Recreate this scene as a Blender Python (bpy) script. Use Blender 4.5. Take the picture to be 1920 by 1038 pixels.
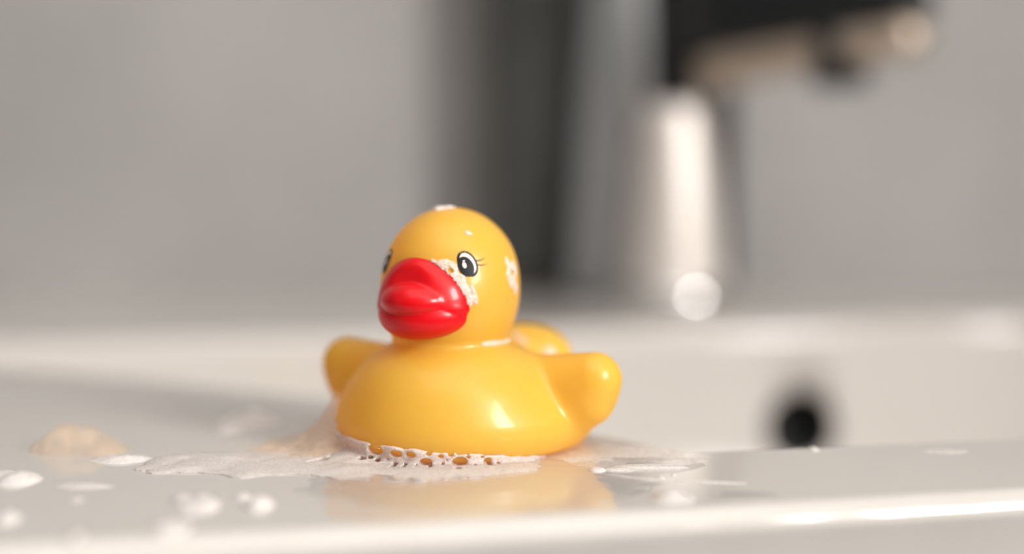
import bpy, bmesh, math, random
import numpy as np
from mathutils import Vector, Matrix

random.seed(7)
RNG = np.random.default_rng(11)
for o in list(bpy.data.objects):
    bpy.data.objects.remove(o, do_unlink=True)
SC = bpy.context.scene
COL = SC.collection

# ------------------------------------------------------------------ camera, world, lights, exposure
# Lengths in this script are centimetres measured on the washbasin rim (origin on the rim, z = 0 the rim top);
# U() turns them into metres with the rim 85 cm above the floor.
RIM_Z = 0.85
FPX = 55.0 / 36.0 * 1920.0
CAM = np.array([0.0, -45.0, 8.46])
PITCH = math.atan(219.0 / FPX)


def U(p):
    p = np.asarray(p, float)
    q = p * 0.01
    q[..., 2] += RIM_Z
    return q


cam_data = bpy.data.cameras.new('camera')
cam_data.lens = 55.0
cam_data.sensor_width = 36.0
cam_data.clip_start = 0.02
cam_data.dof.use_dof = True
cam_data.dof.focus_distance = 0.432
cam_data.dof.aperture_fstop = 2.1
cam = bpy.data.objects.new('camera', cam_data)
COL.objects.link(cam)
cam.location = U(CAM)
cam.rotation_euler = (math.pi / 2 - PITCH, 0, 0)
SC.camera = cam

SC.view_settings.view_transform = 'Standard'
SC.view_settings.look = 'None'
SC.view_settings.gamma = 1.0
SC.view_settings.use_curve_mapping = False
SC.view_settings.exposure = 0.18
SC.cycles.max_bounces = 20
SC.cycles.diffuse_bounces = 12
SC.cycles.transparent_max_bounces = 24

world = bpy.data.worlds.new('world')
SC.world = world
world.use_nodes = True
world.node_tree.nodes['Background'].inputs[0].default_value = (0.75, 0.85, 1.0, 1)
world.node_tree.nodes['Background'].inputs[1].default_value = 1.0


def area_light(name, loc, target, sx, sy, power, color):
    ld = bpy.data.lights.new(name, 'AREA')
    ld.shape = 'RECTANGLE'
    ld.size, ld.size_y = sx, sy
    ld.energy = power
    ld.color = color
    ob = bpy.data.objects.new(name, ld)
    COL.objects.link(ob)
    ob.location = loc
    d = Vector(target) - Vector(loc)
    ob.rotation_euler = d.to_track_quat('-Z', 'Y').to_euler()
    return ob


# daylight in the window of the right wall and a large soft fill light added under the ceiling
area_light('window_daylight', (1.62, -1.40, 1.75), (0.0, -1.40, 1.75), 0.86, 0.86, 92.0, (1.0, 0.96, 0.93))
area_light('ceiling_fill_light', (0.1, -0.5, 2.42), (0.1, -0.5, 0.0), 1.5, 1.5, 8.5, (0.96, 0.97, 1.0))


# ------------------------------------------------------------------ helpers
def cam_ray(px, py):
    d = np.array([(px - 960.0) / FPX, 1.0, (519.0 - py) / FPX])
    c, s = math.cos(PITCH), math.sin(PITCH)
    return np.array([d[0], c * d[1] + s * d[2], -s * d[1] + c * d[2]])


def P(px, py, z=0.0):
    """rim-plane point (cm) seen at a photograph position"""
    d = cam_ray(px, py)
    t = (z - CAM[2]) / d[2]
    return CAM + d * t


def tag(o, label=None, cat=None, group=None, kind=None):
    if label: o['label'] = label
    if cat: o['category'] = cat
    if group: o['group'] = group
    if kind: o['kind'] = kind
    return o


def empty(name, loc_cm, label, cat, group=None):
    o = bpy.data.objects.new(name, None)
    COL.objects.link(o)
    o.empty_display_size = 0.01
    o.location = U(loc_cm)
    return tag(o, label, cat, group)


def link_mesh(name, verts_cm, faces, mat, parent=None, smooth=True, shift=True):
    """verts in rim centimetres; child meshes are kept in the parent's space"""
    v = U(np.asarray(verts_cm, float)) if shift else np.asarray(verts_cm, float)
    o = bpy.data.objects.new(name, bpy.data.meshes.new(name))
    COL.objects.link(o)
    base = v.copy()
    # origin at the base of a top-level mesh
    if parent is None:
        org = np.array([(v[:, 0].min() + v[:, 0].max()) / 2, (v[:, 1].min() + v[:, 1].max()) / 2, v[:, 2].min()])
        o.location = org
        base -= org
    else:
        w = np.zeros(3)
        q = parent
        while q is not None:
            w += np.array(q.location)
            q = q.parent
        base -= w
        o.parent = parent
    me = o.data
    me.from_pydata([tuple(x) for x in base], [], [tuple(int(i) for i in f) for f in faces])
    me.update()
    if smooth:
        me.polygons.foreach_set('use_smooth', [True] * len(me.polygons))
    me.materials.append(mat)
    return o


# ---- small procedural noise for shapes
def _hash(ix, iy, iz, seed):
    h = (ix * 374761393 + iy * 668265263 + iz * 2147483647 + seed * 974711) & 0xffffffff
    h = ((h ^ (h >> 13)) * 1274126177) & 0xffffffff
    return ((h ^ (h >> 16)) & 0xffff) / 65535.0 * 2 - 1


def noise3(x, y, z, seed=0):
    x, y, z = np.broadcast_arrays(np.asarray(x, float), np.asarray(y, float), np.asarray(z, float))
    ix, iy, iz = np.floor(x).astype(np.int64), np.floor(y).astype(np.int64), np.floor(z).astype(np.int64)
    fx, fy, fz = x - ix, y - iy, z - iz
    fx, fy, fz = [f * f * (3 - 2 * f) for f in (fx, fy, fz)]
    r = 0
    for a in (0, 1):
        for b in (0, 1):
            for c in (0, 1):
                w = (fx if a else 1 - fx) * (fy if b else 1 - fy) * (fz if c else 1 - fz)
                r = r + w * _hash(ix + a, iy + b, iz + c, seed)
    return r


def smin(a, b, k):
    h = np.clip(0.5 + 0.5 * (b - a) / k, 0, 1)
    return b * (1 - h) + a * h - k * h * (1 - h)


def smax(a, b, k):
    return -smin(-a, -b, k)


def ellipsoid(p, c, r, rot=None):
    q = p - np.asarray(c, float)
    if rot is not None:
        q = q @ np.array(rot)          # rows: into the ellipsoid's frame
    r = np.asarray(r, float)
    k0 = np.linalg.norm(q / r, axis=-1)
    k1 = np.linalg.norm(q / (r * r), axis=-1) + 1e-9
    return k0 * (k0 - 1.0) / k1


def rotm(ax, deg):
    return np.array(Matrix.Rotation(math.radians(deg), 3, ax))


def round_cone(p, a, b, r1, r2):
    a, b = np.asarray(a, float), np.asarray(b, float)
    ab = b - a
    t = np.clip(((p - a) @ ab) / (ab @ ab), 0, 1)
    d = np.linalg.norm(p - a - t[..., None] * ab, axis=-1)
    return d - (r1 + (r2 - r1) * t)


def surface_nets(f, lo, hi, h, project=2):
    lo, hi = np.asarray(lo, float), np.asarray(hi, float)
    n = np.ceil((hi - lo) / h).astype(int) + 1
    ax = [lo[i] + h * np.arange(n[i]) for i in range(3)]
    G = np.stack(np.meshgrid(*ax, indexing='ij'), -1)
    V = np.empty(tuple(n))
    for i in range(0, n[0], 16):
        V[i:i + 16] = f(G[i:i + 16])
    ins = V < 0
    def cell(A, a, b, c):
        return A[a:n[0] - 1 + a, b:n[1] - 1 + b, c:n[2] - 1 + c]
    cs = [cell(ins, a, b, c) for a in (0, 1) for b in (0, 1) for c in (0, 1)]
    m = np.logical_or.reduce(cs) & ~np.logical_and.reduce(cs)
    acc = np.zeros(m.shape + (3,))
    cnt = np.zeros(m.shape)
    for axis in range(3):
        for u in (0, 1):
            for w in (0, 1):
                o0 = [u, w]; o0.insert(axis, 0)
                o1 = [u, w]; o1.insert(axis, 1)
                v0, v1 = cell(V, *o0), cell(V, *o1)
                cr = (v0 < 0) != (v1 < 0)
                t = np.where(cr, v0 / np.where(v0 == v1, 1, v0 - v1), 0)
                pos = np.zeros(m.shape + (3,))
                for k in range(3):
                    pos[..., k] = o0[k]
                pos[..., axis] += t
                acc += np.where(cr[..., None], pos, 0)
                cnt += cr
    idx = np.full(m.shape, -1)
    idx[m] = np.arange(m.sum())
    cells = np.argwhere(m)
    verts = lo + h * (cells + acc[m] / cnt[m][:, None])
    faces = []
    for axis in range(3):
        o = [1, 2, 0][axis], [2, 0, 1][axis]
        sl0 = [slice(1, n[k] - 1) for k in range(3)]
        sl1 = list(sl0)
        sl0[axis] = slice(0, n[axis] - 1)
        sl1[axis] = slice(1, n[axis])
        s0, s1 = ins[tuple(sl0)], ins[tuple(sl1)]
        e = np.argwhere(s0 != s1)
        if len(e) == 0:
            continue
        flip = s0[tuple(e.T)]
        base = e.copy()
        for k in range(3):
            if k != axis:
                base[:, k] += 1
        q = []
        for du, dv in ((-1, -1), (0, -1), (0, 0), (-1, 0)):
            c = base.copy()
            c[:, o[0]] += du
            c[:, o[1]] += dv
            q.append(idx[tuple(c.T)])
        q = np.stack(q, 1)
        q[~flip] = q[~flip][:, ::-1]
        faces.append(q)
    faces = np.concatenate(faces)
    faces = faces[(faces >= 0).all(1)]
    for _ in range(project):
        e = h * 0.15
        d = f(verts)
        g = np.stack([f(verts + e * np.eye(3)[k]) - f(verts - e * np.eye(3)[k]) for k in range(3)], -1) / (2 * e)
        l2 = (g * g).sum(-1) + 1e-6
        step = np.clip(d / np.sqrt(l2), -0.5 * h, 0.5 * h)
        verts = verts - g / np.sqrt(l2)[:, None] * step[:, None]
    return verts, faces


def hf_mesh(H, lo, hi, h, floor=-0.03):
    """a thin skin lying on the rim: top z = H(x, y) where H > 0, closed underneath just inside the rim"""
    xs = np.arange(lo[0], hi[0], h)
    ys = np.arange(lo[1], hi[1], h)
    X, Y = np.meshgrid(xs, ys, indexing='ij')
    Z = H(X, Y)
    on = Z > 0
    q = on[:-1, :-1] | on[1:, :-1] | on[:-1, 1:] | on[1:, 1:]
    use = np.zeros_like(on)
    for a in (0, 1):
        for b in (0, 1):
            use[a:use.shape[0] - 1 + a, b:use.shape[1] - 1 + b] |= q
    idx = np.full(on.shape, -1)
    idx[use] = np.arange(use.sum())
    v = np.stack([X[use], Y[use], np.maximum(Z[use], floor)], -1)
    e = np.argwhere(q)
    i, j = e[:, 0], e[:, 1]
    f = np.stack([idx[i, j], idx[i + 1, j], idx[i + 1, j + 1], idx[i, j + 1]], 1)
    return v, f


def loft(loops, closed_start=False, closed_end=False):
    n = len(loops[0])
    v = np.concatenate(loops)
    f = []
    for a in range(len(loops) - 1):
        for i in range(n):
            j = (i + 1) % n
            f.append((a * n + i, a * n + j, (a + 1) * n + j, (a + 1) * n + i))
    if closed_start:
        f.append(tuple(range(n))[::-1])
    if closed_end:
        f.append(tuple((len(loops) - 1) * n + i for i in range(n)))
    return v, f


def lathe(profile, c=(0, 0, 0), n=64):
    """profile: (radius, z) bottom to top"""
    a = np.linspace(0, 2 * math.pi, n, endpoint=False)
    loops = [np.stack([c[0] + r * np.cos(a), c[1] + r * np.sin(a), np.full(n, c[2] + z)], -1) for r, z in profile]
    return loft(loops, True, True)


def box(lo, hi):
    x0, y0, z0 = lo
    x1, y1, z1 = hi
    v = [(x0, y0, z0), (x1, y0, z0), (x1, y1, z0), (x0, y1, z0), (x0, y0, z1), (x1, y0, z1), (x1, y1, z1), (x0, y1, z1)]
    f = [(0, 3, 2, 1), (4, 5, 6, 7), (0, 1, 5, 4), (1, 2, 6, 5), (2, 3, 7, 6), (3, 0, 4, 7)]
    return v, f


def merge(parts):
    V, F, k = [], [], 0
    for v, f in parts:
        V.append(np.asarray(v, float))
        F += [tuple(int(i) + k for i in q) for q in f]
        k += len(v)
    return np.concatenate(V), F


# ---- materials
def new_mat(name):
    m = bpy.data.materials.new(name)
    m.use_nodes = True
    nt = m.node_tree
    return m, nt, nt.nodes['Principled BSDF'], nt.nodes['Material Output']


def principled(name, color, rough=0.5, metallic=0.0, ior=1.5, coat=0.0, coat_rough=0.05, sss=0.0, sss_radius=(1, .4, .1),
               sss_scale=0.01, bump=0.0, bump_scale=50.0, color_var=0.0, var_scale=3.0, color2=None):
    m, nt, b, out = new_mat(name)
    b.inputs['Base Color'].default_value = (*color, 1)
    b.inputs['Roughness'].default_value = rough
    b.inputs['Metallic'].default_value = metallic
    b.inputs['IOR'].default_value = ior
    b.inputs['Coat Weight'].default_value = coat
    b.inputs['Coat Roughness'].default_value = coat_rough
    b.inputs['Subsurface Weight'].default_value = sss
    b.inputs['Subsurface Radius'].default_value = sss_radius
    b.inputs['Subsurface Scale'].default_value = sss_scale
    if color_var or bump:
        tc = nt.nodes.new('ShaderNodeTexCoord')
    if color_var:
        nz = nt.nodes.new('ShaderNodeTexNoise')
        nz.inputs['Scale'].default_value = var_scale
        nz.inputs['Detail'].default_value = 4
        nt.links.new(tc.outputs['Object'], nz.inputs['Vector'])
        rp = nt.nodes.new('ShaderNodeValToRGB')
        c2 = color2 or tuple(c * (1 - color_var) for c in color)
        rp.color_ramp.elements[0].position = 0.35
        rp.color_ramp.elements[1].position = 0.65
        rp.color_ramp.elements[0].color = (*c2, 1)
        rp.color_ramp.elements[1].color = (*color, 1)
        nt.links.new(nz.outputs['Fac'], rp.inputs['Fac'])
        nt.links.new(rp.outputs['Color'], b.inputs['Base Color'])
    if bump:
        nb = nt.nodes.new('ShaderNodeTexNoise')
        nb.inputs['Scale'].default_value = bump_scale
        nb.inputs['Detail'].default_value = 3
        nt.links.new(tc.outputs['Object'], nb.inputs['Vector'])
        bp = nt.nodes.new('ShaderNodeBump')
        bp.inputs['Strength'].default_value = bump
        bp.inputs['Distance'].default_value = 0.002
        nt.links.new(nb.outputs['Fac'], bp.inputs['Height'])
        nt.links.new(bp.outputs['Normal'], b.inputs['Normal'])
    return m


def film(name, ior=1.33, rough=0.02, boost=1.0):
    """a thin clear skin of water or soap: lets light straight through and mirrors by Fresnel"""
    m, nt, b, out = new_mat(name)
    nt.nodes.remove(b)
    tr = nt.nodes.new('ShaderNodeBsdfTransparent')
    gl = nt.nodes.new('ShaderNodeBsdfGlossy')
    gl.inputs['Roughness'].default_value = rough
    fr = nt.nodes.new('ShaderNodeFresnel')
    ge = nt.nodes.new('ShaderNodeNewGeometry')
    mi = nt.nodes.new('ShaderNodeMix')           # same mirror from inside the skin as from outside
    mi.inputs['A'].default_value = ior
    mi.inputs['B'].default_value = 1.0 / ior
    nt.links.new(ge.outputs['Backfacing'], mi.inputs['Factor'])
    nt.links.new(mi.outputs['Result'], fr.inputs['IOR'])
    mx = nt.nodes.new('ShaderNodeMixShader')
    mul = nt.nodes.new('ShaderNodeMath')
    mul.operation = 'MULTIPLY'
    mul.use_clamp = True
    mul.inputs[1].default_value = boost
    nt.links.new(fr.outputs[0], mul.inputs[0])
    nt.links.new(mul.outputs[0], mx.inputs[0])
    nt.links.new(tr.outputs[0], mx.inputs[1])
    nt.links.new(gl.outputs[0], mx.inputs[2])
    nt.links.new(mx.outputs[0], out.inputs[0])
    return m


def foam_mat(name, color=(0.92, 0.875, 0.845), clear=0.08, cells=900.0, cell_clear=0.2, bump=0.12, through=0.22):
    """lather: a white milky body that lets light through, clearer inside its tiny bubble cells"""
    m, nt, b, out = new_mat(name)
    b.inputs['Base Color'].default_value = (*color, 1)
    b.inputs['Roughness'].default_value = 0.3
    tc = nt.nodes.new('ShaderNodeTexCoord')
    vo = nt.nodes.new('ShaderNodeTexVoronoi')
    vo.inputs['Scale'].default_value = cells
    nt.links.new(tc.outputs['Object'], vo.inputs['Vector'])
    mr = nt.nodes.new('ShaderNodeMapRange')
    mr.inputs['From Min'].default_value = 0.1
    mr.inputs['From Max'].default_value = 0.55
    mr.inputs['To Min'].default_value = min(1.0, clear + cell_clear)
    mr.inputs['To Max'].default_value = clear
    nt.links.new(vo.outputs['Distance'], mr.inputs['Value'])
    bp = nt.nodes.new('ShaderNodeBump')
    bp.inputs['Strength'].default_value = bump
    bp.inputs['Distance'].default_value = 0.0003
    bp.invert = True
    nt.links.new(vo.outputs['Distance'], bp.inputs['Height'])
    nt.links.new(bp.outputs['Normal'], b.inputs['Normal'])
    tl = nt.nodes.new('ShaderNodeBsdfTranslucent')
    tl.inputs['Color'].default_value = (*color, 1)
    m1 = nt.nodes.new('ShaderNodeMixShader')
    m1.inputs[0].default_value = through
    nt.links.new(b.outputs[0], m1.inputs[1])
    nt.links.new(tl.outputs[0], m1.inputs[2])
    tr = nt.nodes.new('ShaderNodeBsdfTransparent')
    mx = nt.nodes.new('ShaderNodeMixShader')
    nt.links.new(mr.outputs[0], mx.inputs[0])
    nt.links.new(m1.outputs[0], mx.inputs[1])
    nt.links.new(tr.outputs[0], mx.inputs[2])
    nt.links.new(mx.outputs[0], out.inputs[0])
    return m


M_WALL = principled('grey_plaster', (0.41, 0.40, 0.387), 0.85, color_var=0.16, var_scale=6.0, bump=0.3, bump_scale=60)
M_DARKWALL = principled('dark_plaster', (0.10, 0.10, 0.10), 0.6)
M_CEIL = principled('ceiling_paint', (0.72, 0.68, 0.62), 0.9)
M_FLOOR = principled('floor_tile', (0.5, 0.5, 0.5), 0.5, color_var=0.2, var_scale=4)
M_CERAMIC = principled('white_glazed_ceramic', (0.605, 0.572, 0.535), 0.06)
M_CHROME = principled('chrome', (0.78, 0.77, 0.76), 0.10, metallic=1.0)
M_SATIN = principled('satin_nickel', (0.86, 0.80, 0.75), 0.5, metallic=0.6)
M_TAN = principled('painted_basin_reflection', (0.68, 0.57, 0.465), 0.55, metallic=0.9)  # tan paints the bright basin mirrored in the spout's underside
M_BLACK = principled('painted_dark_reflection', (0.012, 0.014, 0.015), 0.3)  # black paints the dark room mirrored in the chrome tap
M_HOLE = principled('painted_hole_shade', (0.012, 0.015, 0.015), 0.6)  # black lining paints the shade inside the ceramic hole
M_TOWEL = principled('charcoal_towel', (0.066, 0.066, 0.063), 0.95, bump=1.0, bump_scale=900)
M_TOWEL2 = principled('grey_towel', (0.58, 0.60, 0.61), 0.95, bump=1.0, bump_scale=900)
M_YELLOW = principled('yellow_vinyl', (1.0, 0.66, 0.10), 0.38, sss=0.35, sss_radius=(1.0, 0.42, 0.06), sss_scale=0.012,
                      coat=0.35, coat_rough=0.08)


def hollow_vinyl(m, color, fac):
    """thin-walled hollow vinyl: part of the daylight passes through the wall and lights the toy from inside"""
    nt = m.node_tree
    b, out = nt.nodes['Principled BSDF'], nt.nodes['Material Output']
    tl = nt.nodes.new('ShaderNodeBsdfTranslucent')
    tl.inputs['Color'].default_value = (*color, 1)
    mx = nt.nodes.new('ShaderNodeMixShader')
    mx.inputs[0].default_value = fac
    nt.links.new(b.outputs[0], mx.inputs[1])
    nt.links.new(tl.outputs[0], mx.inputs[2])
    nt.links.new(mx.outputs[0], out.inputs[0])


hollow_vinyl(M_YELLOW, (1.0, 0.62, 0.045), 0.42)
M_RED = principled('red_vinyl', (0.72, 0.003, 0.008), 0.36, sss=0.25, sss_radius=(1.0, 0.08, 0.04), sss_scale=0.004,
                   coat=0.25, coat_rough=0.05)
M_RED.node_tree.nodes['Principled BSDF'].inputs['Specular IOR Level'].default_value = 0.25
M_EYEBLACK = principled('eye_black_print', (0.012, 0.015, 0.017), 0.4, color_var=0.2, var_scale=4000, color2=(0.018, 0.02, 0.021))
M_EYEBLACK.node_tree.nodes['Principled BSDF'].inputs['Specular IOR Level'].default_value = 0.1
M_EYEWHITE = principled('eye_white_print', (0.86, 0.70, 0.64), 0.4)
M_WATER = film('water_film', 1.33)
M_DROP = film('water_drop', 1.33, 0.02, 1.6)
M_BUBBLE = film('soap_bubble', 1.33, 0.02, 1.0)
M_FOAM = foam_mat('soap_lather')
M_FOAM_LACE = foam_mat('lacy_soap_lather', clear=0.22, cells=1300, cell_clear=0.45, bump=0.3)
M_FOAM_SHEET = foam_mat('sheet_of_lather', clear=0.16, cells=1100, cell_clear=0.25, bump=0.15, through=0.42)
M_FOAM_THIN = foam_mat('thin_soap_lather', clear=0.3, cells=700, cell_clear=0.2)
M_FOAM_FILM = foam_mat('duck_glow_soap_film', (0.96, 0.70, 0.48), clear=0.6, cells=300, cell_clear=0.2)  # orange of the light passing through the duck is put into this colour
M_FOAM_GLOW = foam_mat('duck_glow_lather', (0.95, 0.68, 0.44), clear=0.72, cells=160, cell_clear=0.2)  # peach paints the orange light that the duck lets through onto the foam
M_GLASS = film('window_glass', 1.45, 0.0)
M_FRAME = principled('window_frame_paint', (0.7, 0.7, 0.68), 0.5)

# ------------------------------------------------------------------ the room
WALL_Y = 58.0
X0, X1, Y0, Y1, ZF, ZC = -150.0, 140.0, -200.0, WALL_Y, -85.0, 160.0


def structure(name, parts, mat):
    v, f = merge(parts)
    o = link_mesh(name, v, f, mat, smooth=False)
    o['kind'] = 'structure'
    return o


structure('floor', [box((X0 - 8, Y0 - 8, ZF - 8), (X1 + 30, Y1 + 8, ZF))], M_FLOOR)
structure('ceiling', [box((X0 - 8, Y0 - 8, ZC), (X1 + 30, Y1 + 8, ZC + 8))], M_CEIL)
structure('wall_back', [box((X0 - 8, Y1, ZF), (X1 + 30, Y1 + 8, ZC))], M_WALL)
structure('wall_left', [box((X0 - 8, Y0, ZF), (X0, Y1, ZC))], M_DARKWALL)
wy0, wy1, wz0, wz1 = -185.0, -95.0, 45.0, 135.0
TH = 30.0  # deep reveal, thickened to shade the right part of the back wall
structure('wall_right', [box((X1, Y0, ZF), (X1 + TH, wy0, ZC)), box((X1, wy1, ZF), (X1 + TH, Y1, ZC)),
                         box((X1, wy0, ZF), (X1 + TH, wy1, wz0)), box((X1, wy0, wz1), (X1 + TH, wy1, ZC))], M_WALL)
structure('wall_front', [box((X0, Y0 - 8, ZF), (X1, Y0, ZC))], M_DARKWALL)
FX = X1 + 23.0
win = structure('window_1', [box((FX, wy0, wz0), (FX + 6, wy0 + 4, wz1)), box((FX, wy1 - 4, wz0), (FX + 6, wy1, wz1)),
                             box((FX, wy0 + 4, wz0), (FX + 6, wy1 - 4, wz0 + 4)), box((FX, wy0 + 4, wz1 - 4), (FX + 6, wy1 - 4, wz1))], M_FRAME)
v, f = box((FX + 2.5, wy0 + 4, wz0 + 4), (FX + 3.1, wy1 - 4, wz1 - 4))
link_mesh('pane', v, f, M_GLASS, win, smooth=False)

# ------------------------------------------------------------------ the washbasin
basin = empty('washbasin', (5, 10, -14), 'white glazed washbasin with a wide wet rim and round overflow hole', 'sink')


def catmull(pts, n):
    pts = np.asarray(pts, float)
    k = len(pts)
    out = []
    per = 60
    for i in range(k):
        p0, p1, p2, p3 = pts[i - 1], pts[i], pts[(i + 1) % k], pts[(i + 2) % k]
        t = np.linspace(0, 1, per, endpoint=False)[:, None]
        # centripetal-like damped tangents
        m1 = (p2 - p0) * 0.5
        m2 = (p3 - p1) * 0.5
        L = np.linalg.norm(p2 - p1)
        for m in (m1, m2):
            l = np.linalg.norm(m)
            if l > L: m *= L / l
        out.append((2 * t**3 - 3 * t**2 + 1) * p1 + (t**3 - 2 * t**2 + t) * m1 + (-2 * t**3 + 3 * t**2) * p2 + (t**3 - t**2) * m2)
    c = np.concatenate(out)
    d = np.r_[0, np.cumsum(np.linalg.norm(np.diff(np.r_[c, c[:1]], axis=0), axis=1))]
    s = np.linspace(0, d[-1], n, endpoint=False)
    cc = np.r_[c, c[:1]]
    return np.stack([np.interp(s, d, cc[:, 0]), np.interp(s, d, cc[:, 1])], -1)


inner_pts = [P(x, y)[:2] for x, y in ((1290, 848), (1400, 845), (1600, 836), (1920, 823))]
inner_pts += [(30, 4.9), (37.5, 10), (40, 22), (37, 37), (28, 39.6), (10, 35.6), (-10, 31.2), (-24, 28.2), (-35, 26.6), (-36.5, 25.0)]
inner_pts += [P(x, y)[:2] for x, y in ((0, 690), (300, 715), (600, 746), (900, 786), (1120, 817), (1200, 832))]
NL = 480
inner = catmull(inner_pts, NL)          # anticlockwise seen from above
CB = np.array([9.0, 22.0])


def front_y(x):
    a, b = P(1920, 922)[:2], P(300, 1012)[:2]
    return a[1] + (x - a[0]) * (b[1] - a[1]) / (b[0] - a[0])


corner = [(-42.0, front_y(-42.0)), (52.0, front_y(52.0)), (52.0, WALL_Y), (-42.0, WALL_Y)]
out_poly = []
for i, (cx, cy) in enumerate(corner):
    r = 5.0 if i < 2 else 0.05
    c = np.array([cx, cy])
    a = np.array(corner[i - 1]) - c
    b = np.array(corner[(i + 1) % 4]) - c
    a /= np.linalg.norm(a)
    b /= np.linalg.norm(b)
    for t in np.linspace(0, 1, 24):
        p0, p2 = c + a * r, c + b * r
        out_poly.append((1 - t) ** 2 * p0 + 2 * t * (1 - t) * c + t * t * p2)
out_poly = np.array(out_poly)
dense = []
for i in range(len(out_poly)):
    p, q = out_poly[i], out_poly[(i + 1) % len(out_poly)]
    dense += [p + (q - p) * t for t in np.linspace(0, 1, 30, endpoint=False)]
dense = np.array(dense)
ang = np.arctan2(dense[:, 1] - CB[1], dense[:, 0] - CB[0])
rad = np.linalg.norm(dense - CB, axis=1)
o = np.argsort(ang)
ia = np.arctan2(inner[:, 1] - CB[1], inner[:, 0] - CB[0])
orad = np.interp(ia, np.r_[ang[o] - 2 * math.pi, ang[o], ang[o] + 2 * math.pi], np.r_[rad[o], rad[o], rad[o]])
outer = CB + np.stack([np.cos(ia), np.sin(ia)], -1) * orad[:, None]


def normals2(loop, it=0):
    t = np.roll(loop, -1, 0) - np.roll(loop, 1, 0)
    n = np.stack([t[:, 1], -t[:, 0]], -1)            # outward of an anticlockwise loop
    n = n / np.linalg.norm(n, axis=1)[:, None]
    for _ in range(it):
        n = (np.roll(n, 1, 0) + n + np.roll(n, -1, 0))
        n /= np.linalg.norm(n, axis=1)[:, None]
    return n


no, ni = normals2(outer), normals2(inner, 6)
RO, RI = 0.55, 0.8


def oloop(off, z):
    q = outer - no * off
    q[:, 1] = np.minimum(q[:, 1], WALL_Y)
    return np.c_[q, np.full(NL, z)]


def iloop(off, z, k=1.0):
    q = inner - ni * off
    q = CB + (q - CB) * k
    return np.c_[q, np.full(NL, z)]


loops = [np.c_[CB + (outer - CB) * 0.02, np.full(NL, -16.0)], np.c_[CB + (outer - CB) * 0.8, np.full(NL, -16.0)],
         oloop(6.2, -15.4), oloop(5.3, -14.6), oloop(4.8, -13.5), oloop(0.5, -2.0), oloop(0.12, -RO - 0.25), oloop(0.03, -RO - 0.1)]
for k in range(0, 11):
    a = k / 10 * math.pi / 2
    loops.append(oloop(RO - RO * math.cos(a), -RO + RO * math.sin(a)))
loops.append(oloop(RO + 0.12, 0))
loops.append(iloop(-0.12, 0))
for k in range(0, 11):
    a = k / 10 * math.pi / 2
    loops.append(iloop(RI * math.sin(a), -RI + RI * math.cos(a)))
loops += [iloop(RI + 0.02, -RI - 0.15), iloop(1.3, -4.5), iloop(1.9, -8.0), iloop(2.4, -10.2, 0.97), iloop(2.4, -11.6, 0.9), iloop(2.4, -12.4, 0.75),
          iloop(2.4, -12.8, 0.4), iloop(2.4, -13.0, 0.06)]
v, f = loft(loops, True, True)
bowl = link_mesh('basin', v, f, M_CERAMIC, basin)

# overflow hole through the back wall of the bowl
hole_dir = np.array([0.0, 1.0, 0.05])
i_back = np.argmin(np.abs(inner[:, 0] - 15.2) + np.where(inner[:, 1] < 25, 100, 0))
hole_y = inner[i_back, 1] - 1.3
hx = (1505 - 960) / FPX * (hole_y + 45)
hz = 8.46 - (805 - 300) / FPX * (hole_y + 45)
cut = bpy.data.objects.new('cutter', bpy.data.meshes.new('cutter'))
bm = bmesh.new()
mat4 = Matrix.Translation(Vector(U((hx, hole_y, hz)))) @ Matrix.Rotation(math.radians(-90), 4, 'X')
bmesh.ops.create_cone(bm, cap_ends=True, segments=40, radius1=0.0192, radius2=0.0192, depth=0.06, matrix=mat4)
bm.to_mesh(cut.data)
bm.free()
COL.objects.link(cut)
bo = bowl.modifiers.new('hole', 'BOOLEAN')
bo.object = cut
bo.operation = 'DIFFERENCE'
bo.solver = 'EXACT'
dg = bpy.context.evaluated_depsgraph_get()
me = bpy.data.meshes.new_from_object(bowl.evaluated_get(dg))
bowl.modifiers.clear()
bowl.data = me
bpy.data.objects.remove(cut, do_unlink=True)
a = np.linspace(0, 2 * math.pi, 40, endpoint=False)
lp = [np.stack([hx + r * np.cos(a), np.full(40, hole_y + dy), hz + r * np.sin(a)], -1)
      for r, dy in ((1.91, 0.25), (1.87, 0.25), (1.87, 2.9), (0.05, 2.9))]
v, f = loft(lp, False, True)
tag(link_mesh('overflow_hole', v, f, M_HOLE, basin), 'round overflow hole lined black for its shade')
v, f = lathe([(0.1, -13.05), (2.2, -13.05), (2.2, -12.75), (1.9, -12.6), (1.2, -12.65), (0.1, -12.7)], (9, 22, 0), 40)
link_mesh('drain', v, f, M_CHROME, basin)

# ------------------------------------------------------------------ mixer tap
TX, TY = 9.4, 46.0
tap = empty('mixer_tap', (TX, TY, 0), 'tall mixer tap with bright metal body and spout painted with dark reflections behind the bowl', 'tap')
v, f = lathe([(0.1, -0.02), (3.3, -0.02), (3.5, 0.1), (3.7, 0.4), (3.75, 0.7), (3.65, 1.05), (3.4, 1.35), (3.0, 1.5), (0.1, 1.55)], (TX, TY, 0))
link_mesh('base_flange', v, f, M_CHROME, tap)
v, f = lathe([(0.1, 0.8), (2.95, 0.82), (3.0, 1.2), (2.4, 8.0), (2.1, 11.0), (2.0, 11.4), (1.8, 11.65), (0.1, 11.7)], (TX, TY, 0))
tag(link_mesh('tap_body', v, f, M_SATIN, tap), 'bright satin metal body')
v, f = lathe([(0.1, 0.0), (0.7, 0.02), (0.7, 13.0), (0.85, 13.2), (0.85, 13.9), (0.7, 14.1), (0.1, 14.15)], (TX + 3.1, TY + 1.6, 0), 24)
tag(link_mesh('dark_edge_rod', v, f, M_BLACK, tap), 'added dark rod painting the dark right edge of the body')  # rod added to paint the dark right edge of the tap body
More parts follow.
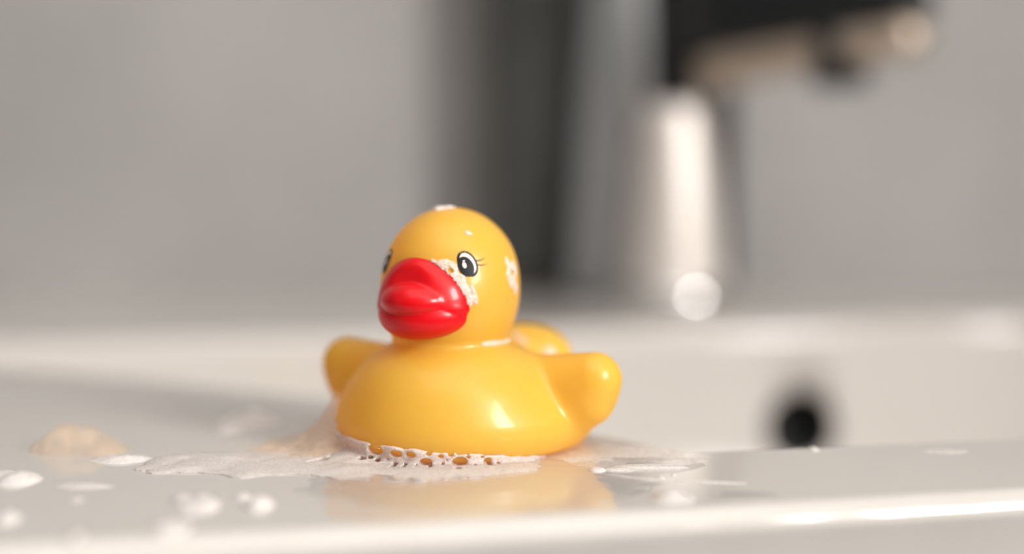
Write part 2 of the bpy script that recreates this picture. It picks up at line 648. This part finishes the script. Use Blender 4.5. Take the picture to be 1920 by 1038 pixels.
v, f = lathe([(0.1, 11.6), (1.4, 11.65), (1.55, 12.3), (1.55, 19.6), (1.4, 20.0), (0.1, 20.05)], (TX, TY, 0))
tag(link_mesh('tap_head', v, f, M_BLACK, tap), 'tap head with dark room reflection painted black')
v, f = lathe([(0.1, 20.0), (1.6, 20.05), (1.65, 20.3), (1.5, 22.0), (1.2, 22.5), (0.1, 22.6)], (TX, TY, 0))
lever = link_mesh('lever', v, f, M_BLACK, tap)
v, f = box((-0.7, -9.0, 21.5), (0.7, 0.0, 22.2))
v = np.array(v) + np.array([TX, TY, 0])
link_mesh('lever_grip', v, f, M_BLACK, lever, smooth=False)


def sweep_box(path, halfw, halfh, nseg=20, sup=4.0):
    """rounded-rectangle bar along a path of (x, y, z)"""
    path = [np.asarray(p, float) for p in path]
    a = np.linspace(0, 2 * math.pi, nseg, endpoint=False)
    loops = []
    for i, p in enumerate(path):
        t = path[min(i + 1, len(path) - 1)] - path[max(i - 1, 0)]
        t /= np.linalg.norm(t)
        s = np.cross(t, [0, 0, 1.0])
        s /= np.linalg.norm(s)
        u = np.cross(s, t)
        ca, sa = np.cos(a), np.sin(a)
        cx = np.sign(ca) * np.abs(ca) ** (2 / sup) * halfw[i]
        cy = np.sign(sa) * np.abs(sa) ** (2 / sup) * halfh[i]
        loops.append(p + cx[:, None] * s + cy[:, None] * u)
    return loft(loops, True, True)


sdir = np.array([11.5, -11.0, 0]) / 15.9


def spath(zz, s0=0.5):
    return [np.array([TX, TY, 0]) + sdir * s_ + np.array([0, 0, z]) for s_, z in zip((s0, 4, 8, 12, 15.2, 15.8), zz)]


v, f = sweep_box(spath((16.5, 16.6, 16.65, 16.65, 16.6, 16.55)), [1.6, 1.6, 1.6, 1.6, 1.5, 1.2], [2.5, 2.2, 1.75, 1.35, 1.0, 0.6], 40, 6.0)
spout = tag(link_mesh('spout', v, f, M_BLACK, tap), 'spout with dark room reflection painted black')
v, f = sweep_box(spath((13.3, 13.65, 14.05, 14.45, 14.75, 14.8), 2.6), [1.4, 1.4, 1.4, 1.4, 1.3, 1.0], [0.95, 0.95, 0.95, 0.95, 0.9, 0.6], 40, 4.0)
tag(link_mesh('spout_underside', v, f, M_TAN, spout), 'lower half of the spout with basin reflection painted tan')
ap = np.array([TX, TY, 0]) + sdir * 11.0
v, f = lathe([(1.1, 12.3), (1.45, 12.35), (1.55, 12.6), (1.55, 15.4), (1.4, 15.5)], (ap[0], ap[1], 0), 40)
link_mesh('aerator', v, f, M_BLACK, spout)

# ------------------------------------------------------------------ towel on its rail
rail = empty('towel_rail', (3.0, WALL_Y - 4.5, 30), 'thin metal rail on the wall that holds the charcoal towel', 'rail')
v, f = lathe([(0.05, -14), (0.55, -14), (0.6, -13.8), (0.6, 13.8), (0.55, 14), (0.05, 14)], (0, 0, 0), 24)
v = np.asarray(v)
v = np.stack([v[:, 2] + 3.0, v[:, 0] + WALL_Y - 4.5, v[:, 1] + 30.0], -1)
link_mesh('bar', v, f, M_CHROME, rail)
for sx in (-13, 13):
    v, f = lathe([(0.05, 0), (0.5, 0), (0.5, 4.2), (1.3, 4.25), (1.3, 4.55), (0.05, 4.55)], (0, 0, 0), 24)
    v = np.asarray(v)
    v = np.stack([v[:, 0] + 3.0 + sx, v[:, 2] + WALL_Y - 4.5, v[:, 1] + 30.0], -1)
    link_mesh('bracket', v, f, M_CHROME, rail)

# towels: thick folded cloths over the rail, hanging almost to the rim
def towel(name, x_top, x_bot, zb, front0, ridges, mat, label, depth=2.2):
    nu = 48
    def section(z):
        t = (30.7 - z) / (30.7 - zb)
        xl = x_top[0] + (x_bot[0] - x_top[0]) * t
        xr = x_top[1] + (x_bot[1] - x_top[1]) * t
        u = np.linspace(0, 1, nu)
        x = xl + (xr - xl) * u
        edge = 1 - np.sqrt(np.clip(1 - (1 - np.minimum(1, np.minimum(u, 1 - u) / 0.12)) ** 2, 0, 1))
        front = front0 + edge * depth * 0.45
        for c, w, h in ridges:
            front = front - h * np.exp(-((u - c) / w) ** 2)
        back = np.full(nu, WALL_Y - 3.2) - edge * 0.4
        if z > 30.2:
            front = front * 0.5 + back * 0.5
        return np.concatenate([np.stack([x, front, np.full(nu, z)], -1), np.stack([x, back, np.full(nu, z)], -1)[::-1]])
    v, f = loft([section(z) for z in np.linspace(30.7, zb, 30)][::-1], True, True)
    return tag(link_mesh(name, v, f, mat), label, 'towel', 'towels on the rail')


towel('hand_towel', (-1.6, 5.2), (-1.5, 3.3), 1.0, WALL_Y - 5.6, ((0.3, 0.12, 0.5), (0.7, 0.14, 0.5)), M_TOWEL,
      'charcoal hand towel, the darker of the two hanging left of the tap')
towel('hand_towel', (5.5, 8.5), (3.6, 7.4), 0.15, WALL_Y - 6.4, ((0.5, 0.3, 0.8),), M_TOWEL2,
      'mid grey towel, the lighter narrow one hanging next to the tap')

# ------------------------------------------------------------------ the rubber duck
DUCK = np.array([-1.43, 1.5, 0.0])
YAW = -27.0
RD = rotm('Z', YAW)                      # local -> world


def to_local(p):
    return (p - DUCK) @ RD               # inverse rotation for row vectors


def to_world(p):
    return np.asarray(p, float) @ RD.T + DUCK


HC = np.array([0.0, -0.80, 4.95])
HR = np.array([2.0, 2.05, 2.14])


def duck_local(p):
    s = p.copy()
    d = ellipsoid(p, (0, 0.15, 0.85), (3.82, 4.25, 1.75))
    d = smin(d, ellipsoid(p, (0, -0.75, 1.7), (2.95, 3.1, 1.75)), 0.7)
    # tail
    tr = rotm('X', 25)
    d = smin(d, ellipsoid(p, (0, 3.65, 2.2), (1.75, 1.35, 0.95), tr), 0.5)
    # wings
    for sx in (-1, 1):
        w = round_cone(p, (sx * 2.6, 0.25, 1.75), (sx * 4.2, 0.12, 2.16), 1.05, 0.80)
        w = smin(w, round_cone(p, (sx * 2.75, 0.2, 0.95), (sx * 4.0, 0.12, 1.6), 1.0, 0.80), 0.3)
        d = smin(d, w, 0.25)
    # head
    h = ellipsoid(p, HC, HR)
    h = smin(h, ellipsoid(p, HC + np.array([0, -0.15, -0.75]), (1.88, 1.95, 1.7)), 0.5)
    d = smin(d, h, 0.28)
    return smax(d, -p[..., 2], 0.25)


def duck(p):
    return duck_local(to_local(p))


def march(px, py, f, tmax=70.0):
    d = cam_ray(px, py)
    d /= np.linalg.norm(d)
    t = 30.0
    for _ in range(200):
        p = CAM + d * t
        s = float(f(p[None])[0])
        if s < 1e-3:
            return p
        t += s * 0.8
        if t > tmax:
            return None
    return p


def grad(f, p, e=0.01):
    g = np.array([float(f((p + e * np.eye(3)[k])[None])[0] - f((p - e * np.eye(3)[k])[None])[0]) for k in range(3)])
    return g / np.linalg.norm(g)


toy = empty('rubber_duck', DUCK, 'yellow rubber duck with red bill and lashed eyes sitting on the basin rim', 'toy')
v, f = surface_nets(duck_local, (-5.2, -5.0, -0.3), (5.2, 5.6, 7.4), 0.085)
link_mesh('body', to_world(v), f, M_YELLOW, toy)


def bill_local(p):
    q = p.copy()
    p = p * np.array([0.99, 1, 1]) + np.array([0.04, 0, 0.03])
    q[..., 2] = p[..., 2]
    q[..., 1] = p[..., 1] + 0.09 - 0.20 * p[..., 0] ** 2        # wraps round the face
    q[..., 0] = p[..., 0] * (1 + 0.17 * np.clip(p[..., 2] - 4.3, 0, 2))        # narrower towards the top
    up = ellipsoid(q, (0, -2.62, 4.68), (1.51, 0.62, 1.14), rotm('X', -14))
    dish = np.linalg.norm((q - np.array([0, -4.35, 5.52])) * np.array([0.62, 1, 1]), axis=-1) - 1.43
    up = smax(up, -dish, 0.09)
    nose = ellipsoid(q, (0, -2.80, 4.58), (1.12, 0.78, 0.52), rotm('X', 10))
    up = smin(up, nose, 0.07)
    lo = ellipsoid(q, (0, -2.62, 4.10), (1.40, 0.80, 0.68), rotm('X', 8))
    d = np.minimum(up, lo)
    for sx in (-1, 1):                                   # the pointed corners of the mouth
        d = smin(d, ellipsoid(q, (sx * 1.12, -2.56, 4.34), (0.36, 0.42, 0.24), rotm('Y', sx * 6)), 0.12)
    return d


v, f = surface_nets(bill_local, (-1.7, -4.3, 3.0), (1.7, -1.4, 6.2), 0.04)
tag(link_mesh('bill', to_world(v), f, M_RED, toy), 'glossy red open bill')

# eyes: flat prints that follow the head
def ell(a, b, rot, c, n=40):
    t = np.linspace(0, 2 * math.pi, n, endpoint=False)
    x, y = a * np.cos(t), b * np.sin(t)
    r = math.radians(rot)
    return np.stack([c[0] + x * math.cos(r) - y * math.sin(r), c[1] + x * math.sin(r) + y * math.cos(r)], -1)


def lash(p0, p1, bend, w0, w1, n=10):
    p0, p1 = np.array(p0), np.array(p1)
    d = p1 - p0
    nrm = np.array([-d[1], d[0]]) / np.linalg.norm(d)
    t = np.linspace(0, 1, n)[:, None]
    c = p0 + d * t - nrm * bend * (4 * t * (1 - t))
    w = w0 + (w1 - w0) * t
    return np.concatenate([c + nrm * w, (c - nrm * w)[::-1]])


def project_patch(poly, centre, U_, V_, N_, lift):
    """drop a 2-D outline on the duck's head; fan of three rings so that it follows the curve"""
    c2 = poly.mean(0)
    rings = [c2 + (poly - c2) * k for k in (1.0, 0.66, 0.33)] + [c2[None]]
    pts = np.concatenate(rings)
    w = centre + pts[:, :1] * U_ + pts[:, 1:] * V_ + N_ * 0.6
    for _ in range(40):
        w = w - N_ * (duck_local(w) * 0.9)[:, None]
    w = w + N_ * lift
    n = len(poly)
    f = []
    for r in range(2):
        for i in range(n):
            j = (i + 1) % n
            f.append((r * n + i, r * n + j, (r + 1) * n + j, (r + 1) * n + i))
    for i in range(n):
        f.append((2 * n + i, 2 * n + (i + 1) % n, 3 * n))
    return w, f


def strip_patch(poly, centre, U_, V_, N_, lift):
    n = len(poly) // 2
    w = centre + poly[:, :1] * U_ + poly[:, 1:] * V_ + N_ * 0.6
    for _ in range(40):
        w = w - N_ * (duck_local(w) * 0.9)[:, None]
    w = w + N_ * lift
    return w, [(i, i + 1, 2 * n - 2 - i, 2 * n - 1 - i) for i in range(n - 1)]


eye_hit = march(877, 494, duck)
eye_l = to_local(eye_hit)
for sx in (1, -1):
    c = eye_l * np.array([sx, 1, 1])
    N_ = grad(duck_local, c)
    V_ = np.array([0, 0, 1.0]) - N_ * N_[2]
    V_ /= np.linalg.norm(V_)
    U_ = np.cross(V_, N_) * sx           # away from the bill
    def put(poly, lift, fn=project_patch):
        w, f_ = fn(poly, c, U_, V_, N_, lift)
        if sx < 0:
            f_ = [q[::-1] for q in f_]
        return to_world(w), f_
    v, f = put(ell(0.275, 0.40, 26, (0.0, 0.0)), 0.006)
    eye = link_mesh('eye', v, f, M_EYEBLACK, toy, smooth=True)
    v, f = put(ell(0.205, 0.325, 26, (0.005, 0.01)), 0.011)
    tag(link_mesh('eye_white', v, f, M_EYEWHITE, eye), 'pale eye white')
    v, f = put(ell(0.225, 0.305, 24, (-0.06, -0.085)), 0.016)
    link_mesh('iris', v, f, M_EYEBLACK, eye)
    v, f = put(ell(0.058, 0.09, 14, (-0.105, -0.045)), 0.021)
    tag(link_mesh('eye_highlight', v, f, M_EYEWHITE, eye), 'pale dot printed in the iris')
    v, f = put(ell(0.04, 0.022, 20, (-0.115, 0.075)), 0.021)
    link_mesh('eye_highlight', v, f, M_EYEWHITE, eye)
    for l in (lash((0.22, 0.09), (0.55, 0.20), 0.045, 0.022, 0.005), lash((0.25, -0.02), (0.58, 0.00), 0.035, 0.022, 0.005)):
        v, f = put(l, 0.008, strip_patch)
        link_mesh('eyelash', v, f, M_EYEBLACK, eye)
    for l in (lash((-0.10, 0.40), (-0.14, 0.33), 0.0, 0.008, 0.006), lash((-0.19, 0.37), (-0.17, 0.30), 0.0, 0.008, 0.006),
              lash((-0.03, 0.38), (-0.06, 0.32), 0.0, 0.008, 0.006)):
        v, f = put(l, 0.012, strip_patch)
        link_mesh('lash_slit', v, f, M_YELLOW, eye)

# ------------------------------------------------------------------ foam and water
def plane_blob(px, py, rx, ry, h):
    c = P(px, py)
    rxc = rx * (c[1] + 45.0) / FPX
    ryc = (P(px, py - ry)[1] - P(px, py + ry)[1]) / 2
    return c[0], c[1], rxc, max(ryc, 0.12), h


def blob_height(blobs, seed, rough=0.35, freq=2.2, small=0.0, sfreq=9.0, power=0.6):
    def H(x, y):
        out = np.full(np.broadcast(x, y).shape, -0.2)
        n = noise3(np.asarray(x) * freq, np.asarray(y) * freq, seed * 3.7, seed) + 0.5 * noise3(np.asarray(x) * freq * 2.3, np.asarray(y) * freq * 2.3, seed, seed + 5)
        for cx, cy, rx, ry, h in blobs:
            q = ((x - cx) / rx) ** 2 + ((y - cy) / ry) ** 2
            q = q + rough * n
            k = h * np.sign(1 - q) * np.abs(1 - q) ** power
            out = np.maximum(out, np.maximum(k, -0.2))
        if small:
            out = out + np.where(out > 0, small * noise3(np.asarray(x) * sfreq, np.asarray(y) * sfreq, 1.3, seed + 9), 0)
        return out
    return H


def bounds(blobs, m=1.25):
    lo = np.array([min(b[0] - b[2] * m for b in blobs), min(b[1] - b[3] * m for b in blobs)])
    hi = np.array([max(b[0] + b[2] * m for b in blobs), max(b[1] + b[3] * m for b in blobs)])
    return lo, hi


def foam_clump(name, specs, label, mat, seed, res=0.06, rough=0.34, small=0.012, cat='foam', group=None, power=1.0):
    blobs = [plane_blob(*s) for s in specs]
    lo, hi = bounds(blobs)
    v, f = hf_mesh(blob_height(blobs, seed, rough, 1.8, small=small, sfreq=5.0, power=power), lo, hi, res)
    o = link_mesh(name, v, f, mat)
    return tag(o, label, cat, group)


ICO = bmesh.new()
bmesh.ops.create_icosphere(ICO, subdivisions=2, radius=1.0)
ICO_V = np.array([tuple(q.co) for q in ICO.verts])
ICO_F = [tuple(q.index for q in fc.verts) for fc in ICO.faces]
ICO.free()


def bubble(c, r, parent):
    return link_mesh('bubble', np.asarray(c) + ICO_V * r, ICO_F, M_BUBBLE, parent)


# -- lather belt round the foot of the duck with open bubbles
big = [(798, 866, 12), (862, 866, 15), (915, 864, 8), (712, 866, 11), (680, 866, 12), (704, 842, 17), (742, 850, 12), (770, 852, 10),
       (826, 856, 6), (845, 853, 6), (803, 851, 6), (919, 874, 6), (858, 881, 7), (878, 857, 5), (890, 876, 5), (806, 879, 5), (735, 877, 6),
       (756, 878, 5), (777, 880, 4), (652, 868, 8), (630, 863, 7), (605, 866, 9), (584, 868, 7), (594, 855, 9), (560, 858, 8), (625, 848, 10),
       (860, 851, 5), (905, 857, 4), (935, 868, 4), (830, 870, 4), (838, 862, 3), (728, 860, 4), (698, 856, 6), (660, 852, 7)]


def cover(p):
    return np.minimum(duck(p) - 0.13, np.abs(p[..., 2] - 0.06))


bub = []
for px, py, r in big:
    h = march(px, py, lambda p: np.minimum((duck(p) - 0.07 - 0.36 * np.clip(0.5 - p[..., 2], 0, 1)) * 0.7, p[..., 2] - 0.05))
    rr = r * (h[1] + 45) / FPX
    bub.append((h, rr))
apron = [plane_blob(*s) for s in ((600, 875, 330, 22, 0.13), (820, 880, 190, 20, 0.15), (430, 868, 160, 22, 0.16), (330, 866, 60, 14, 0.14),
                                  (690, 862, 120, 20, 0.22), (960, 874, 80, 10, 0.06))]
HA = blob_height(apron, 3, 0.34, 1.1, small=0.008, sfreq=3.0, power=0.85)
def into_duck(p):
    g = -grad(duck, p) * 0.4 + np.array([0, 0.6, 0.0])
    g[2] = 0
    return g / np.linalg.norm(g)


BV = np.array([np.r_[b[0], into_duck(b[0])] for b in bub])
BR = np.array([b[1] for b in bub])


def belt(p):
    x, y, z = p[..., 0], p[..., 1], p[..., 2]
    d = (z - HA(x, y)) * 0.75
    n = noise3(x * 3, y * 3, z * 3, 21)
    # climbs the duck's foot on the front and left, thinning out to the right
    top = np.interp(x, [-6.5, -5.0, -3.6, -2.2, -0.8, 0.6, 1.2], [0.62, 0.60, 0.56, 0.48, 0.38, 0.18, 0.0]) + 0.05 * n
    thick = np.interp(x, [-6, -3, 0, 1.2], [0.24, 0.18, 0.15, 0.05])
    thick = thick * 0.5 + 0.36 * np.clip(top - z, 0, 1)
    ring = smax(duck(p) - thick - 0.03 * n, z - top, 0.08)
    ring = np.where(y > 1.5, np.maximum(ring, 0.2), ring)
    d = smin(d, ring, 0.12)
    for c, r in zip(BV, BR):
        # each open bubble is a short channel from its skin to the duck behind
        q = p - c[:3]
        t = np.clip(q @ c[3:], -0.1, 0.7)
        d = np.maximum(d, (r - np.linalg.norm((q - t[..., None] * c[3:]) * np.array([1, 1, 1.6]), axis=-1)) * 0.7)
    d = np.maximum(d, -(duck(p)) + 0.005)
    return np.maximum(d, -(z + 0.02))


lo, hi = bounds(apron, 1.2)
v, f = surface_nets(belt, (lo[0], lo[1], -0.08), (hi[0], min(hi[1], 1.6), 0.95), 0.055, project=1)
puff = tag(link_mesh('soap_foam', v, f, M_FOAM_SHEET), 'wide lacy sheet of soap foam round the front foot of the duck', 'foam')
for (c, r) in bub:
    bubble(c, np.array([r, r * 0.8, r * 0.62]), puff)
# tiny bubbles strewn through the lather: too many and too small to pick apart
tv = []
for _ in range(420):
    px, py = random.uniform(300, 980), random.gauss(866, 9)
    h = march(px, py, lambda p: np.minimum(duck(p) - 0.16, p[..., 2] - np.maximum(HA(p[..., 0], p[..., 1]), 0)))
    if h is None or (HA(h[0], h[1]) < 0.03 and float(duck(h[None])[0]) > 0.2):
        continue
    tv.append((h, random.uniform(0.018, 0.045)))
V, F, k = [], [], 0
for c, r in tv:
    V.append(c + ICO_V * r)
    F += [tuple(i + k for i in q) for q in ICO_F]
    k += len(ICO_V)
tag(link_mesh('tiny_bubbles', np.concatenate(V), F, M_BUBBLE, puff), kind='stuff')

# -- soapy skin, the duck's glow painted into it, drawn up the duck's left flank in the picture
def skin_height(x, y):
    p = np.stack(np.broadcast_arrays(x, y, 0.9), -1)
    d = np.maximum(duck(p), 0)
    a = np.degrees(np.arctan2(y - DUCK[1], x - DUCK[0])) % 360
    side = np.clip(1 - np.abs(a - 188) / 34, 0, 1)
    side = side * side * (3 - 2 * side)
    n = noise3(np.asarray(x) * 2.5, np.asarray(y) * 2.5, 0.3, 31)
    return (1.55 * np.exp(-d / 0.62) + 0.16 * np.exp(-d / 2.4)) * side * (1 + 0.12 * n) - 0.10 + 0.05 * n * side


v, f = hf_mesh(skin_height, (-10.5, -4.5), (-3.6, 5.0), 0.07)
film_o = tag(link_mesh('soap_film', v, f, M_FOAM_FILM), 'sloping soap film against the shaded flank of the duck, glow painted orange', 'soap film')
for px, py, r in ((595, 828, 8), (626, 830, 9), (648, 836, 9), (612, 842, 8), (650, 815, 10), (628, 805, 9)):
    h = march(px, py, lambda p: np.minimum(duck(p), (p[..., 2] - np.maximum(skin_height(p[..., 0], p[..., 1]), 0)) * 0.5))
    if h is not None:
        bubble(h, r * (h[1] + 45) / FPX, film_o)

# -- foam on the duck itself
def on_duck(name, px_pts, thick, label, mat, seed, res=0.035, rough=0.12, cat='foam', freq=5.0, hole=None, carve=0.0, path=False):
    """px_pts: (x, y, radius) discs as seen in the photograph, laid on the duck's surface"""
    if path:
        dense_pts = []
        for a_, b_ in zip(px_pts[:-1], px_pts[1:]):
            dense_pts += [tuple(np.array(a_) + (np.array(b_) - np.array(a_)) * t) for t in np.linspace(0, 1, 6)]
        px_pts = dense_pts
    cs, rs = [], []
    for px, py, r in px_pts:
        h = march(px, py, duck)
        if h is None:
            continue
        cs.append(h)
        rs.append(r * (h[1] + 45) / FPX)
    cs, rs = np.array(cs), np.array(rs)
    lo, hi = (cs - rs[:, None]).min(0) - 0.15, (cs + rs[:, None]).max(0) + 0.15
    holes = []
    for px, py, r in (hole or []):
        h = march(px, py, duck)
        holes.append((h, r * (h[1] + 45) / FPX))
    rr = np.random.default_rng(seed)
    pits = []
    if carve:
        for _ in range(60):
            i = rr.integers(len(cs))
            q = cs[i] + rr.normal(size=3) * rs[i] * 0.6
            q = q - grad(duck, q) * (float(duck(q[None])[0]) - thick)
            pits.append((q, rr.uniform(0.3, 1.0) * carve))
    def fn(p):
        d0 = duck(p)
        reg = None
        for c, r in zip(cs, rs):
            e = np.linalg.norm(p - c, axis=-1) - r
            reg = e if reg is None else smin(reg, e, 0.05)
        n = noise3(p[..., 0] * freq, p[..., 1] * freq, p[..., 2] * freq, seed)
        reg = reg + rough * n
        # dome: thickness falls to nothing at the region's edge
        t = thick * np.sqrt(np.clip(-reg / 0.12, 0, 1)) * (1 + 0.35 * n)
        d = np.maximum(d0 - t, reg)
        for c, r in holes:
            d = np.maximum(d, r - np.linalg.norm(p - c, axis=-1))
        for c, r in pits:
            d = np.maximum(d, r - np.linalg.norm(p - c, axis=-1))
        d = np.maximum(d, 0.01 - bill_local(to_local(p)))
        return np.maximum(d, -(d0 + 0.05))
    v, f = surface_nets(fn, lo, hi, res, project=1)
    return tag(link_mesh(name, v, f, mat), label, cat)


on_duck('soap_foam', [(810, 491, 8), (828, 498, 12), (846, 509, 16), (860, 527, 18), (872, 545, 17), (880, 560, 12)], 0.07,
        'white soap lather between the red bill and the right eye of the duck', M_FOAM_LACE, 41, hole=[(845, 508, 6)], carve=0.03)
on_duck('water_drop', [(884, 536, 3), (888, 546, 3), (891, 556, 3.5), (892, 566, 5)], 0.07, 'pale drip running down the cheek beside the bill', M_FOAM_THIN, 42, res=0.025, rough=0.0, cat='drop', path=True)
on_duck('soap_foam', [(951, 492, 10), (962, 505, 14), (960, 525, 14), (966, 538, 9), (957, 515, 14), (955, 500, 10)], 0.07,
        'ring shaped patch of soap foam on the side of the duck head', M_FOAM_LACE, 43, hole=[(958, 512, 7)], carve=0.05)
on_duck('soap_foam', [(822, 391, 10), (832, 390, 13), (842, 390, 13), (850, 391, 8)], 0.11, 'small cap of soap foam on top of the duck head', M_FOAM, 44, carve=0.03)
on_duck('water_drop', [(876, 436, 6), (882, 438, 4)], 0.07, 'small soapy drop on the forehead of the duck', M_FOAM_THIN, 45, res=0.025, rough=0.02, cat='drop')
on_duck('water_drop', [(948, 556, 4), (950, 563, 5), (951, 571, 4)], 0.05, 'thin drip below the ring of foam on the duck head', M_DROP, 46, res=0.025, rough=0.0, cat='drop', path=True)
on_duck('water_drop', [(905, 645, 4), (918, 644, 5), (930, 643, 5), (945, 641, 4), (956, 637, 4)], 0.09, 'line of water caught in the neck crease of the duck', M_FOAM_THIN, 47, res=0.03, rough=0.01, cat='drop', path=True)
on_duck('soap_foam', [(968, 630, 6), (980, 639, 7)], 0.06, 'faint soap foam behind the neck of the duck', M_FOAM_THIN, 48)
on_duck('soap_foam', [(1028, 656, 7), (1038, 660, 6)], 0.06, 'faint soap foam in the crease between duck tail and wing', M_FOAM_THIN, 49, path=True)

# -- foam lying on the rim
mound = foam_clump('soap_foam', [(140, 842, 75, 12, 0.75), (190, 846, 50, 9, 0.4), (95, 843, 40, 8, 0.4)], 'bubbly foam mound far left on the rim, duck glow painted peach', M_FOAM_GLOW, 51, small=0.02, rough=0.12, power=0.7)
for px, py, r in ((138, 808, 6), (175, 806, 6), (183, 818, 5), (180, 843, 5), (130, 848, 6), (105, 826, 7), (155, 826, 8), (205, 838, 6), (120, 815, 5), (85, 838, 6)):
    q = P(px, py)
    for _ in range(60):                              # slide along the view ray to the mound's front
        if np.linalg.norm((q - P(145, 842)) / np.array([1.3, 1.6, 0.72])) < 1:
            break
        q = q + (CAM - q) / np.linalg.norm(CAM - q) * 0.2
    bubble(q, r * (q[1] + 45) / FPX, mound)

foam_clump('soap_foam', [(465, 790, 52, 13, 0.30), (430, 806, 30, 7, 0.12)], 'blurred white foam patch behind the sheet, left of the duck', M_FOAM, 52)
foam_clump('soap_foam', [(35, 900, 42, 12, 0.22), (8, 894, 34, 10, 0.15)], 'white foam patch at the left edge below the glow-painted mound', M_FOAM, 53, rough=0.08)
foam_clump('soap_foam', [(160, 911, 52, 6, 0.06)], 'flat thin foam streak right of the left-edge foam patch', M_FOAM, 54)
foam_clump('soap_foam', [(230, 862, 60, 7, 0.12)], 'low foam ridge joining the glow-painted mound to the foam sheet', M_FOAM, 55)
foam_clump('soap_foam', [(372, 948, 40, 17, 0.22), (345, 940, 20, 8, 0.15)], 'larger white foam clump in front of the sheet', M_FOAM, 56)
foam_clump('soap_foam', [(488, 948, 26, 13, 0.18), (455, 933, 16, 5, 0.08)], 'smaller white foam clump right of the larger clump', M_FOAM, 57)
foam_clump('soap_foam', [(320, 992, 40, 14, 0.16)], 'soft white foam clump near the front lip', M_FOAM, 58)
foam_clump('soap_foam', [(15, 975, 22, 10, 0.15)], 'small foam bit at the lower left edge of the rim', M_FOAM, 59)
foam_clump('soap_foam', [(143, 937, 14, 5, 0.06)], 'faint foam speck below the flat streak', M_FOAM_THIN, 60)
foam_clump('soap_foam', [(145, 1010, 10, 8, 0.12)], 'tiny pale foam dab on the front lip at left', M_FOAM, 61)
foam_clump('soap_foam', [(1180, 850, 110, 16, 0.05), (1120, 862, 60, 14, 0.06), (1270, 862, 60, 6, 0.04)], 'thin pinkish foam film on the rim right of the duck', M_FOAM_THIN, 62, rough=0.2, small=0.01)
foam_clump('soap_foam', [(1255, 932, 32, 10, 0.20), (1280, 936, 22, 6, 0.10)], 'small pinkish foam clump on the rim in front of the duck wing', M_FOAM, 63)
foam_clump('soap_foam', [(1240, 896, 9, 3, 0.06)], 'tiny foam speck on the thin water line', M_FOAM, 64, rough=0.1)
foam_clump('soap_foam', [(1262, 891, 6, 2.5, 0.05)], 'tiny foam speck just behind the thin water line', M_FOAM, 65, rough=0.1)
foam_clump('soap_foam', [(1770, 846, 45, 4, 0.04)], 'faint foam streak far right on the rim', M_FOAM_THIN, 66)
foam_clump('soap_foam', [(1525, 842, 10, 4, 0.08)], 'tiny foam dab on the inner edge before the overflow hole', M_FOAM, 67, rough=0.1)

# -- water lying on the rim
wb = [plane_blob(*s) for s in ((900, 905, 330, 50, 0.05), (1190, 872, 120, 16, 0.06), (1000, 930, 115, 22, 0.05))]
v, f = hf_mesh(blob_height(wb, 71, 0.22, 0.9, small=0.004, sfreq=2.0, power=0.5), *bounds(wb), 0.09, floor=-0.02)
tag(link_mesh('water_puddle', v, f, M_WATER), 'clear shallow water lying on the rim under the duck', 'water')
wb = [plane_blob(*s) for s in ((1215, 877, 78, 5, 0.10), (1160, 881, 30, 4, 0.08))]
v, f = hf_mesh(blob_height(wb, 72, 0.08, 1.0, power=0.5), *bounds(wb), 0.04, floor=-0.02)
tag(link_mesh('water_streak', v, f, M_FOAM), 'long water streak right of the duck with its highlight painted white', 'water')  # foam white paints the bright reflection on the water
wb = [plane_blob(1120, 882, 17, 4, 0.09)]
v, f = hf_mesh(blob_height(wb, 73, 0.05, 1.0, power=0.5), *bounds(wb), 0.03, floor=-0.02)
tag(link_mesh('water_drop', v, f, M_FOAM), 'short water drop, highlight painted white, between the duck and the long streak', 'drop')  # the drop's glint is painted with foam white
wb = [plane_blob(1395, 928, 65, 5, 0.04)]
v, f = hf_mesh(blob_height(wb, 74, 0.2, 1.0, power=0.5), *bounds(wb), 0.05, floor=-0.02)
tag(link_mesh('water_streak', v, f, M_DROP), 'flat water streak on the rim right of the pinkish foam clump', 'water')

pts = [P(x, y, 0.02) for x, y in ((1112, 888), (1150, 891), (1180, 895), (1215, 898), (1260, 900), (1320, 903), (1400, 906))]
a = np.linspace(0, 2 * math.pi, 8, endpoint=False)
lp = [p + np.stack([np.zeros(8), np.cos(a), np.sin(a)], -1) * r for p, r in zip(pts, (0.01, 0.03, 0.035, 0.03, 0.03, 0.025, 0.01))]
v, f = loft(lp, True, True)
tag(link_mesh('water_line', v, f, M_FOAM), 'thin pale thread of suds across the rim right of the duck', 'suds')
